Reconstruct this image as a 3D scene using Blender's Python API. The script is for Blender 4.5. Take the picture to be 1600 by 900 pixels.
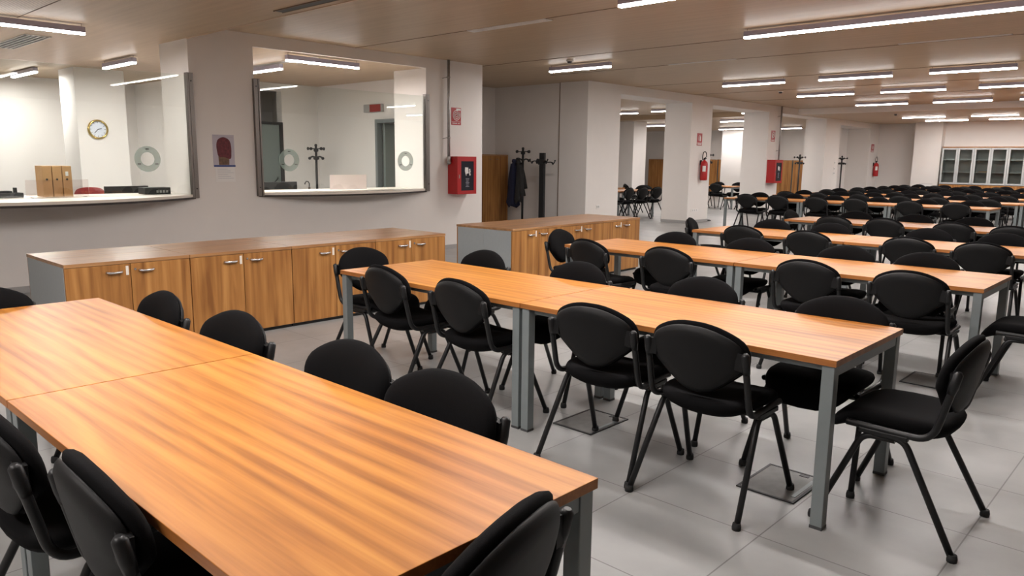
import bpy, bmesh, math, random
from mathutils import Vector, Matrix
random.seed(7)
PI = math.pi
for o in list(bpy.data.objects): bpy.data.objects.remove(o)
scn = bpy.context.scene
COL = scn.collection

# ------------------------------------------------------------------ camera
def camera():
    yaw, pitch, roll, f = 0.7517984, 0.1674476, 0.0111388, 1185.92
    fw = Vector((-math.sin(yaw)*math.cos(pitch), math.cos(yaw)*math.cos(pitch), -math.sin(pitch)))
    rt = Vector((math.cos(yaw), math.sin(yaw), 0)); up = rt.cross(fw)
    c, s = math.cos(roll), math.sin(roll)
    r2 = c*rt + s*up; u2 = -s*rt + c*up
    m = Matrix((r2, u2, -fw)).transposed().to_4x4()
    m.translation = Vector((0, 0, 1.53))
    cd = bpy.data.cameras.new('camera'); cam = bpy.data.objects.new('camera', cd)
    COL.objects.link(cam); cam.matrix_world = m
    cd.sensor_fit = 'HORIZONTAL'; cd.sensor_width = 36; cd.lens = f/1600*36
    cd.clip_start = .05; cd.clip_end = 200
    scn.camera = cam
camera()
# ------------------------------------------------------------------ world, exposure
w = bpy.data.worlds.new('night'); scn.world = w; w.use_nodes = True
w.node_tree.nodes['Background'].inputs[0].default_value = (.02, .02, .022, 1)
w.node_tree.nodes['Background'].inputs[1].default_value = 1
scn.view_settings.view_transform = 'Standard'
scn.view_settings.look = 'None'
scn.view_settings.gamma = 1
scn.view_settings.use_curve_mapping = False
scn.view_settings.exposure = 1.38
LAMP = 66.0          # strength of every linear ceiling lamp in the hall
LAMP_OFFICE = 98.0   # strength of the lamps inside the office
LAMP_COL = (1.0, .945, .915)

# ------------------------------------------------------------------ materials
def srgb(r, g, b):
    f = lambda c: (c/255/12.92 if c/255 <= .04045 else ((c/255+.055)/1.055)**2.4)
    return (f(r), f(g), f(b), 1)
def mat(name, col, rough=.5, metal=0, spec=.5, noise=0, nscale=30, bump=0, bscale=200):
    m = bpy.data.materials.new(name); m.use_nodes = True
    nt = m.node_tree; b = nt.nodes['Principled BSDF']
    b.inputs['Roughness'].default_value = rough; b.inputs['Metallic'].default_value = metal
    b.inputs['Specular IOR Level'].default_value = spec
    if len(col) == 3: col = (*col, 1)
    b.inputs['Base Color'].default_value = col
    tc = nt.nodes.new('ShaderNodeTexCoord')
    n = nt.nodes.new('ShaderNodeTexNoise'); n.inputs['Scale'].default_value = nscale
    n.inputs['Detail'].default_value = 4
    nt.links.new(tc.outputs['Object'], n.inputs['Vector'])
    if noise:
        cr = nt.nodes.new('ShaderNodeValToRGB')
        cr.color_ramp.elements[0].position = .3; cr.color_ramp.elements[1].position = .7
        cr.color_ramp.elements[0].color = tuple(c*(1-noise) for c in col[:3])+(1,)
        cr.color_ramp.elements[1].color = tuple(min(1, c*(1+noise)) for c in col[:3])+(1,)
        nt.links.new(n.outputs['Fac'], cr.inputs[0]); nt.links.new(cr.outputs[0], b.inputs['Base Color'])
    if bump:
        n2 = nt.nodes.new('ShaderNodeTexNoise'); n2.inputs['Scale'].default_value = bscale
        nt.links.new(tc.outputs['Object'], n2.inputs['Vector'])
        bp = nt.nodes.new('ShaderNodeBump'); bp.inputs['Strength'].default_value = bump
        bp.inputs['Distance'].default_value = .002
        nt.links.new(n2.outputs['Fac'], bp.inputs['Height']); nt.links.new(bp.outputs[0], b.inputs['Normal'])
    return m
def wood(name, dark, mid, light, axis='X', rough=.35, strip=0.0, fig=1.0, spec=.5, bandw=.11, lo=.40, hi=.74, fine=.45, fs=95):
    """laminate: fine grain and long figure along one local axis, optional plank-to-plank shade"""
    m = bpy.data.materials.new(name); m.use_nodes = True
    nt = m.node_tree; N = nt.nodes; L = nt.links; b = N['Principled BSDF']
    b.inputs['Roughness'].default_value = rough; b.inputs['Specular IOR Level'].default_value = spec
    tc = N.new('ShaderNodeTexCoord'); oi = N.new('ShaderNodeObjectInfo')
    off = N.new('ShaderNodeVectorMath'); off.operation = 'MULTIPLY_ADD'
    comb = N.new('ShaderNodeCombineXYZ')
    for i in range(3): L.new(oi.outputs['Random'], comb.inputs[i])
    off.inputs[1].default_value = (7, 11, 5)
    L.new(comb.outputs[0], off.inputs[0]); L.new(tc.outputs['Object'], off.inputs[2])
    def mapped(along, across):
        mp = N.new('ShaderNodeMapping')
        sc = {'X': (along, across, across), 'Y': (across, along, across), 'Z': (across, across, along)}[axis]
        mp.inputs['Scale'].default_value = sc
        L.new(off.outputs[0], mp.inputs['Vector']); return mp
    fn = N.new('ShaderNodeTexNoise'); fn.inputs['Scale'].default_value = 1; fn.inputs['Detail'].default_value = 5
    L.new(mapped(2.2, fs).outputs[0], fn.inputs['Vector'])
    big = N.new('ShaderNodeTexNoise'); big.inputs['Scale'].default_value = 1; big.inputs['Detail'].default_value = 3
    big.inputs['Distortion'].default_value = .9
    L.new(mapped(.9, 9).outputs[0], big.inputs['Vector'])
    wv = N.new('ShaderNodeTexWave'); wv.wave_type = 'RINGS'; wv.rings_direction = axis
    wv.inputs['Scale'].default_value = 1.0; wv.inputs['Distortion'].default_value = 9; wv.inputs['Detail'].default_value = 3
    wv.inputs['Detail Scale'].default_value = .7
    L.new(mapped(.5, 5.5).outputs[0], wv.inputs['Vector'])
    a1 = N.new('ShaderNodeMath'); a1.operation = 'MULTIPLY_ADD'; a1.inputs[1].default_value = fine
    L.new(fn.outputs['Fac'], a1.inputs[0])
    a0 = N.new('ShaderNodeMath'); a0.operation = 'MULTIPLY'; a0.inputs[1].default_value = 1.07-fine
    L.new(big.outputs['Fac'], a0.inputs[0]); L.new(a0.outputs[0], a1.inputs[2])
    a2 = N.new('ShaderNodeMath'); a2.operation = 'MULTIPLY_ADD'; a2.inputs[1].default_value = .10*fig
    L.new(wv.outputs['Fac'], a2.inputs[0]); L.new(a1.outputs[0], a2.inputs[2])
    src = a2
    if strip:
        sx = N.new('ShaderNodeSeparateXYZ'); L.new(tc.outputs['Object'], sx.inputs[0])
        dv = N.new('ShaderNodeMath'); dv.operation = 'DIVIDE'; dv.inputs[1].default_value = bandw
        L.new(sx.outputs['Y'], dv.inputs[0])
        nz = N.new('ShaderNodeTexNoise'); nz.noise_dimensions = '1D'; nz.inputs['Scale'].default_value = 1.3
        rn = N.new('ShaderNodeMath'); rn.operation = 'MULTIPLY_ADD'; rn.inputs[1].default_value = 19
        L.new(oi.outputs['Random'], rn.inputs[0]); L.new(dv.outputs[0], rn.inputs[2])
        L.new(rn.outputs[0], nz.inputs['W'])
        a3 = N.new('ShaderNodeMath'); a3.operation = 'MULTIPLY_ADD'; a3.inputs[1].default_value = strip
        L.new(nz.outputs['Fac'], a3.inputs[0]); L.new(a2.outputs[0], a3.inputs[2])
        a4 = N.new('ShaderNodeMath'); a4.operation = 'SUBTRACT'; a4.inputs[1].default_value = strip*.5
        L.new(a3.outputs[0], a4.inputs[0]); src = a4
    cr = N.new('ShaderNodeValToRGB'); e = cr.color_ramp.elements
    e[0].position = lo; e[0].color = dark; e[1].position = hi; e[1].color = light
    em = e.new((lo+hi)/2); em.color = mid
    L.new(src.outputs[0], cr.inputs[0]); L.new(cr.outputs[0], b.inputs['Base Color'])
    return m
def emit(name, col, s):
    m = bpy.data.materials.new(name); m.use_nodes = True; nt = m.node_tree
    nt.nodes.remove(nt.nodes['Principled BSDF'])
    e = nt.nodes.new('ShaderNodeEmission'); e.inputs[0].default_value = (*col, 1); e.inputs[1].default_value = s
    nt.links.new(e.outputs[0], nt.nodes['Material Output'].inputs[0]); return m
def glass(name, tint, refl=.9):
    m = bpy.data.materials.new(name); m.use_nodes = True; nt = m.node_tree
    nt.nodes.remove(nt.nodes['Principled BSDF'])
    t = nt.nodes.new('ShaderNodeBsdfTransparent'); t.inputs[0].default_value = (*tint, 1)
    g = nt.nodes.new('ShaderNodeBsdfGlossy'); g.inputs['Roughness'].default_value = .0
    g.inputs[0].default_value = (refl, refl, refl, 1)
    f = nt.nodes.new('ShaderNodeFresnel'); f.inputs[0].default_value = 1.45
    mx = nt.nodes.new('ShaderNodeMixShader')
    nt.links.new(f.outputs[0], mx.inputs[0]); nt.links.new(t.outputs[0], mx.inputs[1]); nt.links.new(g.outputs[0], mx.inputs[2])
    nt.links.new(mx.outputs[0], nt.nodes['Material Output'].inputs[0]); return m

M = {}
M['wall'] = mat('white_plaster', (.77, .735, .705), .85, noise=.012, nscale=3, bump=.05, bscale=160)
M['top'] = wood('orange_walnut_laminate', (.24, .082, .016, 1), (.40, .155, .030, 1), (.50, .22, .046, 1), 'X', .38, spec=.28, lo=.39, hi=.82, fine=.38, fs=85, fig=1.9)
M['top_edge'] = wood('laminate_edge_band', (.26, .09, .02, 1), (.34, .125, .03, 1), (.42, .16, .04, 1), 'X', .4)
M['cab'] = wood('walnut_laminate_doors', (.22, .088, .024, 1), (.36, .16, .045, 1), (.47, .23, .07, 1), 'Z', .42, strip=.42, spec=.35, fine=.3, fs=60, lo=.38, hi=.80)
M['cabtop'] = wood('walnut_laminate_worktop', (.28, .135, .055, 1), (.36, .18, .075, 1), (.44, .235, .10, 1), 'Y', .30, fine=.3, fs=60)
M['cabgrey'] = mat('grey_melamine', (.36, .39, .40), .5, noise=.02)
M['frame'] = mat('grey_painted_steel', (.21, .235, .24), .42, metal=.25, noise=.02)
M['fabric'] = mat('black_fabric', (.0045, .0043, .0047), .95, spec=.1, noise=.25, nscale=400, bump=.5, bscale=900)
M['plastic'] = mat('black_plastic_shell', (.0055, .0053, .0056), .55, spec=.22, bump=.15, bscale=700)
M['tube'] = mat('black_painted_tube', (.009, .009, .0095), .42, spec=.35)
M['rubber'] = mat('black_rubber', (.01, .01, .01), .8)
M['steel'] = mat('brushed_steel', (.22, .20, .185), .38, metal=1, noise=.05, nscale=60)
M['galv'] = mat('galvanised_pipe', (.40, .39, .38), .45, metal=.8, noise=.1, nscale=25)
M['chrome'] = mat('satin_chrome', (.62, .60, .58), .25, metal=.9)
M['red'] = mat('red_enamel', (.42, .010, .012), .35, noise=.04)
M['signred'] = mat('sign_red', (.38, .014, .018), .3)
M['white'] = mat('white_print', (.8, .78, .76), .5)
M['black'] = mat('matt_black', (.012, .012, .013), .5)
M['darkpane'] = mat('dark_cabinet_pane', (.015, .015, .025), .12)
M['grey'] = mat('dark_grey_plastic', (.05, .05, .052), .45)
M['lamp'] = emit('lamp_diffuser', LAMP_COL, LAMP)
M['lamp_o'] = emit('lamp_diffuser_office', LAMP_COL, LAMP_OFFICE)
M['lamp_side'] = emit('lamp_diffuser_side', LAMP_COL, LAMP*.09)
M['housing'] = mat('aluminium_lamp_housing', (.42, .40, .50), .4, metal=.3)
M['counter'] = mat('cream_countertop', (.78, .72, .64), .35, noise=.01)
M['trimdark'] = mat('dark_counter_edge', (.03, .022, .02), .4)
M['skirt'] = mat('grey_tile_skirting', (.36, .355, .35), .4, noise=.03)
M['glass'] = glass('clear_glass', (.955, .982, .968))
M['cabglass'] = glass('bookcase_glass', (.90, .93, .92), .6)
M['acryl'] = glass('pale_acrylic', (.97, .93, .92))
M['ringglass'] = mat('etched_glass_ring', (.45, .58, .53), .25); M['ringglass'].node_tree.nodes['Principled BSDF'].inputs['Alpha'].default_value = .45
M['card'] = mat('kraft_cardboard', (.52, .30, .13), .8, noise=.05)
M['gold'] = mat('brass_rim', (.52, .38, .14), .2, metal=.9)
M['dial'] = mat('clock_dial', (.62, .66, .75), .35)
M['navy'] = mat('navy_coat_cloth', (.012, .014, .04), .9, noise=.2)
M['charcoal'] = mat('charcoal_coat_cloth', (.026, .025, .025), .9, noise=.2)
M['doorgrey'] = mat('grey_green_door', (.16, .19, .18), .4)
M['lilac'] = mat('poster_paper', (.50, .46, .52), .6)
M['skin_red'] = mat('poster_deep_red', (.13, .018, .025), .6, noise=.35, nscale=25)
M['neck'] = mat('poster_ochre', (.16, .09, .05), .6, noise=.3, nscale=30)
M['blue'] = mat('poster_blue', (.03, .06, .22), .5)
M['print'] = mat('printed_line', (.36, .36, .42), .6)
M['redlens'] = mat('red_plastic', (.30, .03, .03), .35)
M['boxmetal'] = mat('floor_box_steel', (.17, .165, .16), .5, metal=.3, noise=.12, nscale=18)
M['shelfback'] = mat('grey_cabinet_inside', (.36, .37, .36), .6)  # one even grey for the lining behind the bookcase shelves
M['bookgrey'] = mat('bookcase_grey_frame', (.42, .44, .44), .45)

def floor_mat():
    m = bpy.data.materials.new('grey_porcelain_tile'); m.use_nodes = True
    nt = m.node_tree; N = nt.nodes; L = nt.links; b = N['Principled BSDF']
    tc = N.new('ShaderNodeTexCoord'); mp = N.new('ShaderNodeMapping')
    mp.inputs['Location'].default_value = (0, -.355, 0)
    L.new(tc.outputs['Object'], mp.inputs['Vector'])
    br = N.new('ShaderNodeTexBrick'); br.offset = 0; br.squash = 1
    br.inputs['Scale'].default_value = 1; br.inputs['Brick Width'].default_value = .625; br.inputs['Row Height'].default_value = .625
    br.inputs['Mortar Size'].default_value = .0032; br.inputs['Mortar Smooth'].default_value = .2; br.inputs['Bias'].default_value = 0
    br.inputs['Color1'].default_value = (.315, .315, .308, 1); br.inputs['Color2'].default_value = (.34, .34, .333, 1)
    br.inputs['Mortar'].default_value = (.16, .155, .15, 1)
    L.new(mp.outputs[0], br.inputs['Vector'])
    n = N.new('ShaderNodeTexNoise'); n.inputs['Scale'].default_value = 2.2; n.inputs['Detail'].default_value = 6
    L.new(tc.outputs['Object'], n.inputs['Vector'])
    mx = N.new('ShaderNodeMix'); mx.data_type = 'RGBA'; mx.blend_type = 'MULTIPLY'; mx.inputs['Factor'].default_value = 1
    cr = N.new('ShaderNodeValToRGB'); cr.color_ramp.elements[0].color = (.86, .86, .86, 1); cr.color_ramp.elements[1].color = (1.08, 1.08, 1.08, 1)
    cr.color_ramp.elements[0].position = .35; cr.color_ramp.elements[1].position = .65
    L.new(n.outputs['Fac'], cr.inputs[0]); L.new(br.outputs['Color'], mx.inputs['A']); L.new(cr.outputs[0], mx.inputs['B'])
    L.new(mx.outputs['Result'], b.inputs['Base Color'])
    b.inputs['Roughness'].default_value = .34; b.inputs['Specular IOR Level'].default_value = .5
    return m
M['floor'] = floor_mat()
def ceil_mat(perf=False):
    m = bpy.data.materials.new('perforated_ceiling_veneer' if perf else 'oak_veneer_ceiling'); m.use_nodes = True
    nt = m.node_tree; N = nt.nodes; L = nt.links; b = N['Principled BSDF']
    b.inputs['Roughness'].default_value = .42; b.inputs['Specular IOR Level'].default_value = .35
    tc = N.new('ShaderNodeTexCoord'); mp = N.new('ShaderNodeMapping'); mp.inputs['Scale'].default_value = (.7, 14, 1)
    L.new(tc.outputs['Object'], mp.inputs['Vector'])
    n = N.new('ShaderNodeTexNoise'); n.inputs['Scale'].default_value = 1; n.inputs['Detail'].default_value = 5
    L.new(mp.outputs[0], n.inputs['Vector'])
    cr = N.new('ShaderNodeValToRGB'); cr.color_ramp.elements[0].position = .3; cr.color_ramp.elements[1].position = .7
    cr.color_ramp.elements[0].color = (.43, .315, .205, 1); cr.color_ramp.elements[1].color = (.50, .375, .25, 1)
    L.new(n.outputs['Fac'], cr.inputs[0])
    out = cr.outputs[0]
    if perf:
        v = N.new('ShaderNodeTexVoronoi'); v.inputs['Scale'].default_value = 38; v.inputs['Randomness'].default_value = 0
        L.new(tc.outputs['Object'], v.inputs['Vector'])
        g = N.new('ShaderNodeMath'); g.operation = 'GREATER_THAN'; g.inputs[1].default_value = .27
        L.new(v.outputs['Distance'], g.inputs[0])
        mx = N.new('ShaderNodeMix'); mx.data_type = 'RGBA'; mx.inputs['A'].default_value = (.12, .08, .05, 1)
        L.new(g.outputs[0], mx.inputs['Factor']); L.new(out, mx.inputs['B']); out = mx.outputs['Result']
    L.new(out, b.inputs['Base Color'])
    return m
M['ceil'] = ceil_mat(); M['perf'] = ceil_mat(True)
M['seam'] = mat('ceiling_joint', (.17, .115, .075), .7); M['seamlight'] = mat('ceiling_edge_batten', (.56, .41, .29), .5)

# ------------------------------------------------------------------ mesh helpers
def new(): return bmesh.new()
def box(bm, x0, x1, y0, y1, z0, z1, bev=0, mi=0):
    vs = [bm.verts.new(p) for p in ((x0,y0,z0),(x1,y0,z0),(x1,y1,z0),(x0,y1,z0),(x0,y0,z1),(x1,y0,z1),(x1,y1,z1),(x0,y1,z1))]
    fs = [bm.faces.new([vs[i] for i in q]) for q in ((0,3,2,1),(4,5,6,7),(0,1,5,4),(1,2,6,5),(2,3,7,6),(3,0,4,7))]
    for f in fs: f.material_index = mi
    if bev:
        es = list({e for f in fs for e in f.edges})
        bmesh.ops.bevel(bm, geom=es, offset=bev, segments=2, profile=.5, affect='EDGES', clamp_overlap=True)
    return bm
def smooth_path(pts, r, n=6):
    """polyline with its inner corners rounded to radius r"""
    P = [Vector(p) for p in pts]; out = [P[0]]
    for i in range(1, len(P)-1):
        a, b, c = P[i-1], P[i], P[i+1]
        d1 = (a-b).normalized(); d2 = (c-b).normalized()
        k = min(r, (a-b).length*.49, (c-b).length*.49)
        s, e = b+d1*k, b+d2*k
        for j in range(n+1):
            t = j/n; out.append((1-t)**2*s + 2*t*(1-t)*b + t*t*e)
    out.append(P[-1]); return out
def tube(bm, pts, r, seg=8, bend=0, flat=1.0, cap=True):
    P = smooth_path(pts, bend) if bend else [Vector(p) for p in pts]
    rad = r if isinstance(r, (list, tuple)) else None
    rings = []; prev = None
    for i, p in enumerate(P):
        t = (P[min(i+1, len(P)-1)]-P[max(i-1, 0)]).normalized()
        if prev is None:
            ref = Vector((0, 0, 1)) if abs(t.z) < .9 else Vector((1, 0, 0))
            u = t.cross(ref).normalized()
        else:
            u = (prev - t*prev.dot(t)).normalized()
        prev = u; v = t.cross(u)
        rr = rad[i] if rad else r
        rings.append([bm.verts.new(p + u*math.cos(a)*rr*flat + v*math.sin(a)*rr) for a in (2*PI*k/seg for k in range(seg))])
    for a, b in zip(rings, rings[1:]):
        for k in range(seg):
            f = bm.faces.new((a[k], a[(k+1) % seg], b[(k+1) % seg], b[k])); f.smooth = True
    if cap:
        bm.faces.new(rings[0][::-1]); bm.faces.new(rings[-1])
    return bm
def cyl(bm, c, r, h, seg=20, axis='Z', r2=None, smooth=True):
    """cylinder/cone whose first end centre is c and which runs h along the axis"""
    r2 = r if r2 is None else r2
    ax = {'X': Vector((1,0,0)), 'Y': Vector((0,1,0)), 'Z': Vector((0,0,1))}[axis]
    u = {'X': Vector((0,1,0)), 'Y': Vector((0,0,1)), 'Z': Vector((1,0,0))}[axis]; v = ax.cross(u); c = Vector(c)
    A = [bm.verts.new(c+u*math.cos(2*PI*k/seg)*r+v*math.sin(2*PI*k/seg)*r) for k in range(seg)]
    B = [bm.verts.new(c+ax*h+u*math.cos(2*PI*k/seg)*r2+v*math.sin(2*PI*k/seg)*r2) for k in range(seg)]
    for k in range(seg):
        f = bm.faces.new((A[k], A[(k+1) % seg], B[(k+1) % seg], B[k])); f.smooth = smooth
    bm.faces.new(A[::-1]); bm.faces.new(B); return bm
def lathe(bm, prof, c=(0,0,0), seg=20):
    c = Vector(c); R = []
    for r, z in prof:
        R.append([bm.verts.new(c+Vector((r*math.cos(2*PI*k/seg), r*math.sin(2*PI*k/seg), z))) for k in range(seg)])
    for a, b in zip(R, R[1:]):
        for k in range(seg):
            f = bm.faces.new((a[k], a[(k+1) % seg], b[(k+1) % seg], b[k])); f.smooth = True
    bm.faces.new(R[0][::-1]); bm.faces.new(R[-1]); return bm
def ball(bm, c, r, seg=10):
    bmesh.ops.create_uvsphere(bm, u_segments=seg, v_segments=max(6, seg//2+1), radius=r, matrix=Matrix.Translation(c))
    return bm
def prism(bm, pts, lo, hi, axis='X'):
    """outline (2-D points) pushed through from lo to hi along an axis; X: points are (y,z), Y: (x,z), Z: (x,y)"""
    def P(p, h): return {'X': (h, p[0], p[1]), 'Y': (p[0], h, p[1]), 'Z': (p[0], p[1], h)}[axis]
    A = [bm.verts.new(P(p, lo)) for p in pts]; B = [bm.verts.new(P(p, hi)) for p in pts]
    n = len(pts)
    for k in range(n): bm.faces.new((A[k], A[(k+1) % n], B[(k+1) % n], B[k]))
    bm.faces.new(A[::-1]); bm.faces.new(B); return bm
def obj(name, bm, m, parent=None, label=None, loc=None):
    bmesh.ops.recalc_face_normals(bm, faces=bm.faces)
    me = bpy.data.meshes.new(name); bm.to_mesh(me); bm.free()
    for mm in (m if isinstance(m, (list, tuple)) else [m]): me.materials.append(mm)
    o = bpy.data.objects.new(name, me); COL.objects.link(o)
    if parent: o.parent = parent
    if label: o['label'] = label
    if loc: o.location = loc
    return o
def tag(o, label, cat, group=None, kind=None):
    o['label'] = label; o['category'] = cat
    if group: o['group'] = group
    if kind: o['kind'] = kind
    return o
def thing(name, label, cat, loc=(0,0,0), rz=0, group=None):
    o = bpy.data.objects.new(name, None); COL.objects.link(o); o.empty_display_size = .1
    o.location = loc; o.rotation_euler = (0, 0, rz)
    return tag(o, label, cat, group)
def struct(name, bm, m, label=None):
    o = obj(name, bm, m); o['kind'] = 'structure'
    o['label'] = label or name.replace('_', ' '); o['category'] = name.split('_')[0]
    return o
KIDS = {}
def copy_tree(o, parent=None, loc=None, rz=None, label=None, group=None):
    if not KIDS or o.name not in KIDS:
        KIDS.clear()
        for q in bpy.data.objects:
            if q.parent: KIDS.setdefault(q.parent.name, []).append(q)
        KIDS.setdefault(o.name, [])
    c = o.copy(); COL.objects.link(c)
    if parent: c.parent = parent
    if loc is not None: c.location = loc
    if rz is not None: c.rotation_euler = (0, 0, rz)
    if label: c['label'] = label
    if group: c['group'] = group
    for ch in KIDS.get(o.name, []):
        d = ch.copy(); COL.objects.link(d); d.parent = c
        for g in KIDS.get(ch.name, []):
            e = g.copy(); COL.objects.link(e); e.parent = d
    return c
ORD = ['first', 'second', 'third', 'fourth', 'fifth', 'sixth', 'seventh', 'eighth', 'ninth', 'tenth', 'eleventh', 'twelfth']

# ------------------------------------------------------------------ setting
HI, LO = 3.14, 2.98            # ceiling heights: middle bay of the hall, and the lower bays before and after it
V0, V1 = 4.39, 23.3            # where the ceiling steps
XW = -9.70                     # office window wall, face to the hall
XP = -9.80                     # pillar line further down the hall
struct('floor', box(new(), -22, 6.5, -4, 33, -.12, 0), M['floor'], 'light grey porcelain tiled floor of the whole hall')
b = box(new(), XW-.05, 6.5, -4, V0, LO, 3.4)
box(b, -22, XW-.05, -4, 9.45, LO, 3.4)
struct('ceiling', b, M['ceil'], 'lower oak veneer ceiling over the front of the hall and the office')
b = new(); box(b, -22, 6.5, 9.45, V1, HI, 3.4); box(b, XW-.05, 6.5, V0, 9.45, HI, 3.4)
struct('ceiling', b, M['ceil'], 'oak veneer ceiling of the middle bay of the hall')
struct('ceiling', box(new(), -22, 6.5, V1, 33, LO, 3.4), M['ceil'], 'lower oak veneer ceiling at the far end of the hall')
struct('ceiling', box(new(), -11.2, 2.5, -3.9, 2.56, LO-.006, LO), M['perf'], 'perforated acoustic veneer panels in the low front ceiling')
struct('trim_1', box(new(), XW, 6.5, V0-.012, V0+.012, LO-.008, LO+.035), M['seamlight'], 'pale batten along the step of the front ceiling')
n = 2
for v in (6.92, 9.66, 11.5, 14.39, 16.9, 19.4):
    struct('trim_%d' % n, box(new(), XP if v > 9.56 else XW, 6.5, v-.004, v+.004, HI-.004, HI+.01), M['seam'], 'thin joint between ceiling panels'); n += 1
struct('trim_%d' % n, box(new(), XW, 6.5, 2.556, 2.566, LO-.009, LO+.01), M['seam'], 'thin joint at the edge of the perforated ceiling'); n += 1
struct('trim_%d' % n, box(new(), XP, 6.5, V1-.2, V1, LO, HI), M['wall'], 'white beam face across the hall at the far ceiling step'); n += 1

# window wall between hall and office
struct('wall_left', box(new(), XW-.14, XW, -4, 9.56, 0, .987), M['wall'], 'white parapet wall under both reception windows')
struct('wall_left_pier', box(new(), XW-.83, XW, V0, 5.27, .987, HI), M['wall'], 'white pier between the reception windows')
struct('wall_left_end', box(box(new(), XW-.83, XW, 8.28, 9.56, .987, HI), XW-.83, XW-.14, 8.28, 9.56, 0, .987), M['wall'], 'white end of the window wall with the hose cabinet')
struct('wall_left_lintel', box(new(), XW-.05, XW, 5.27, 8.28, LO-.004, HI), M['wall'], 'white lintel over the right reception window')
b = new()
box(b, -17.1, -16.88, -4, 6.7, 0, LO)                           # office rear wall
box(b, -16.88, -14.1, 6.48, 6.7, 0, LO)
box(b, -14.3, -14.1, 6.7, 7.25, 0, LO); box(b, -14.3, -14.1, 8.24, 9.08, 0, LO); box(b, -14.3, -14.1, 7.25, 8.24, 2.83, LO)
box(b, -16.1, -15.95, 6.7, 9.3, 0, LO)                          # corridor behind the office
struct('wall_office_rear', b, M['wall'], 'white walls at the back of the reception office')
b = new(); box(b, -14.3, -12.05, 9.08, 9.3, 0, HI); box(b, -11.2, XW-.83, 9.08, 9.3, 0, HI); box(b, -12.05, -11.2, 9.08, 9.3, 2.26, HI)
box(b, -16.1, -14.3, 9.08, 9.3, 0, HI); box(b, -12.4, -10.53, 9.46, 9.56, 0, HI)
struct('wall_office_side', b, M['wall'], 'white wall at the far side of the office with the door')
struct('wall_office_column', box(new(), -15.05, -14.3, 4.52, 5.32, 0, LO), M['wall'], 'white column carrying the round clock in the office')
struct('wall_office_front', box(new(), -17, XW-.14, -4.2, -4, 0, LO), M['wall'], 'office wall behind the camera')
# recess with the coat stands
b = new(); box(b, -12.7, -12.5, 9.3, 13.0, 0, HI); box(b, -12.5, -10.52, 12.74, 12.95, 0, HI)
struct('wall_recess', b, M['wall'], 'white walls of the recess with the coat stands')
struct('trim_%d' % n, box(new(), -10.562, -10.54, 12.70, 12.745, 0, HI), M['seam'], 'dark strip painted as the shadow gap where recess wall meets the first pier'); n += 1  # shade of the gap put into the strip's dark colour
# pillar line
struct('wall_pillar_1', box(new(), XP-.74, XP, 12.70, 13.85, 0, HI), M['wall'], 'first wide white pier beside the recess')
struct('wall_pillar_2', box(new(), XP-.75, XP, 16.85, 17.86, 0, HI), M['wall'], 'white pier with the extinguisher')
struct('wall_pillar_3', box(new(), XP-.77, XP, 21.12, 21.92, 0, HI), M['wall'], 'white pier with the red hose cabinet')
b = box(new(), XP-.62, XP, 25.35, 26.62, 0, HI); box(b, XP-.95, XP-.8, 26.0, 30.0, 0, HI)
box(b, XP-.8, XP, 29.55, 30.5, 0, HI); box(b, XP-.8, XP, 26.62, 29.55, 2.80, HI)
struct('wall_pillar_4', b, M['wall'], 'white wall with a niche near the far end of the hall')
b = new(); box(b, XP-.74, XP, 13.85, 16.85, 2.95, HI); box(b, XP-.74, XP, 17.86, 21.12, 2.95, HI); box(b, XP-.6, XP, 21.92, 25.35, 2.95, HI)
struct('wall_lintel', b, M['wall'], 'white lintels over the openings between the piers')
# far walls
b = new(); box(b, -10.6, -8.36, 30.5, 30.8, 0, LO); box(b, -8.36, -7.48, 29.75, 30.8, 0, LO); box(b, -7.48, 6.5, 30.1, 30.8, 0, LO)
struct('wall_far', b, M['wall'], 'white far wall of the hall with a bright column')
struct('wall_right', box(new(), 6.5, 6.7, -4, 31, 0, HI), M['wall'], 'right wall of the hall')
struct('wall_behind', box(new(), XW, 6.5, -4.2, -4, 0, LO), M['wall'], 'wall behind the camera')
b = new(); box(b, -22.2, -22, 13, 33, 0, HI); box(b, -22, -12.5, 12.74, 12.95, 0, HI); box(b, -22, -10.6, 32.6, 32.8, 0, HI); box(b, -10.75, -10.6, 30.8, 32.6, 0, HI)
box(b, -16.1, -14.95, 30.3, 31.2, 0, HI)
struct('wall_second_room', b, M['wall'], 'white walls of the second study room beyond the piers')
struct('wall_second_room_column', box(new(), -17.2, -16.35, 24.0, 24.85, 0, HI), M['wall'], 'white column in the second study room')
# skirtings
def skirt(name, rects, label):
    b = new()
    for r in rects: box(b, *r, 0, .075)
    struct(name, b, M['skirt'], label)
skirt('baseboard_left', [(XW, XW+.012, -4, 9.572), (-12.5, XW, 9.56, 9.572)], 'grey skirting under the window wall')
skirt('baseboard_piers', [(XP, XP+.012, 12.69, 13.86), (XP-.75, XP+.012, 12.688, 12.70), (XP, XP+.012, 16.838, 17.87), (XP-.75, XP+.012, 16.838, 16.85), (XP-.75, XP, 17.86, 17.872),
      (XP, XP+.012, 21.108, 21.93), (XP-.77, XP+.012, 21.108, 21.12), (XP, XP+.012, 25.338, 26.62), (XP-.62, XP+.012, 25.338, 25.35), (XP, XP+.012, 29.55, 30.5)], 'grey skirting round the piers')
skirt('baseboard_recess', [(-12.5, -12.488, 9.56, 12.74), (-12.5, -10.54, 12.728, 12.74)], 'grey skirting in the recess')
skirt('baseboard_far', [(-9.79, -8.36, 30.488, 30.5), (-8.36, -7.48, 29.738, 29.75)], 'grey skirting at the far wall')

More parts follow.
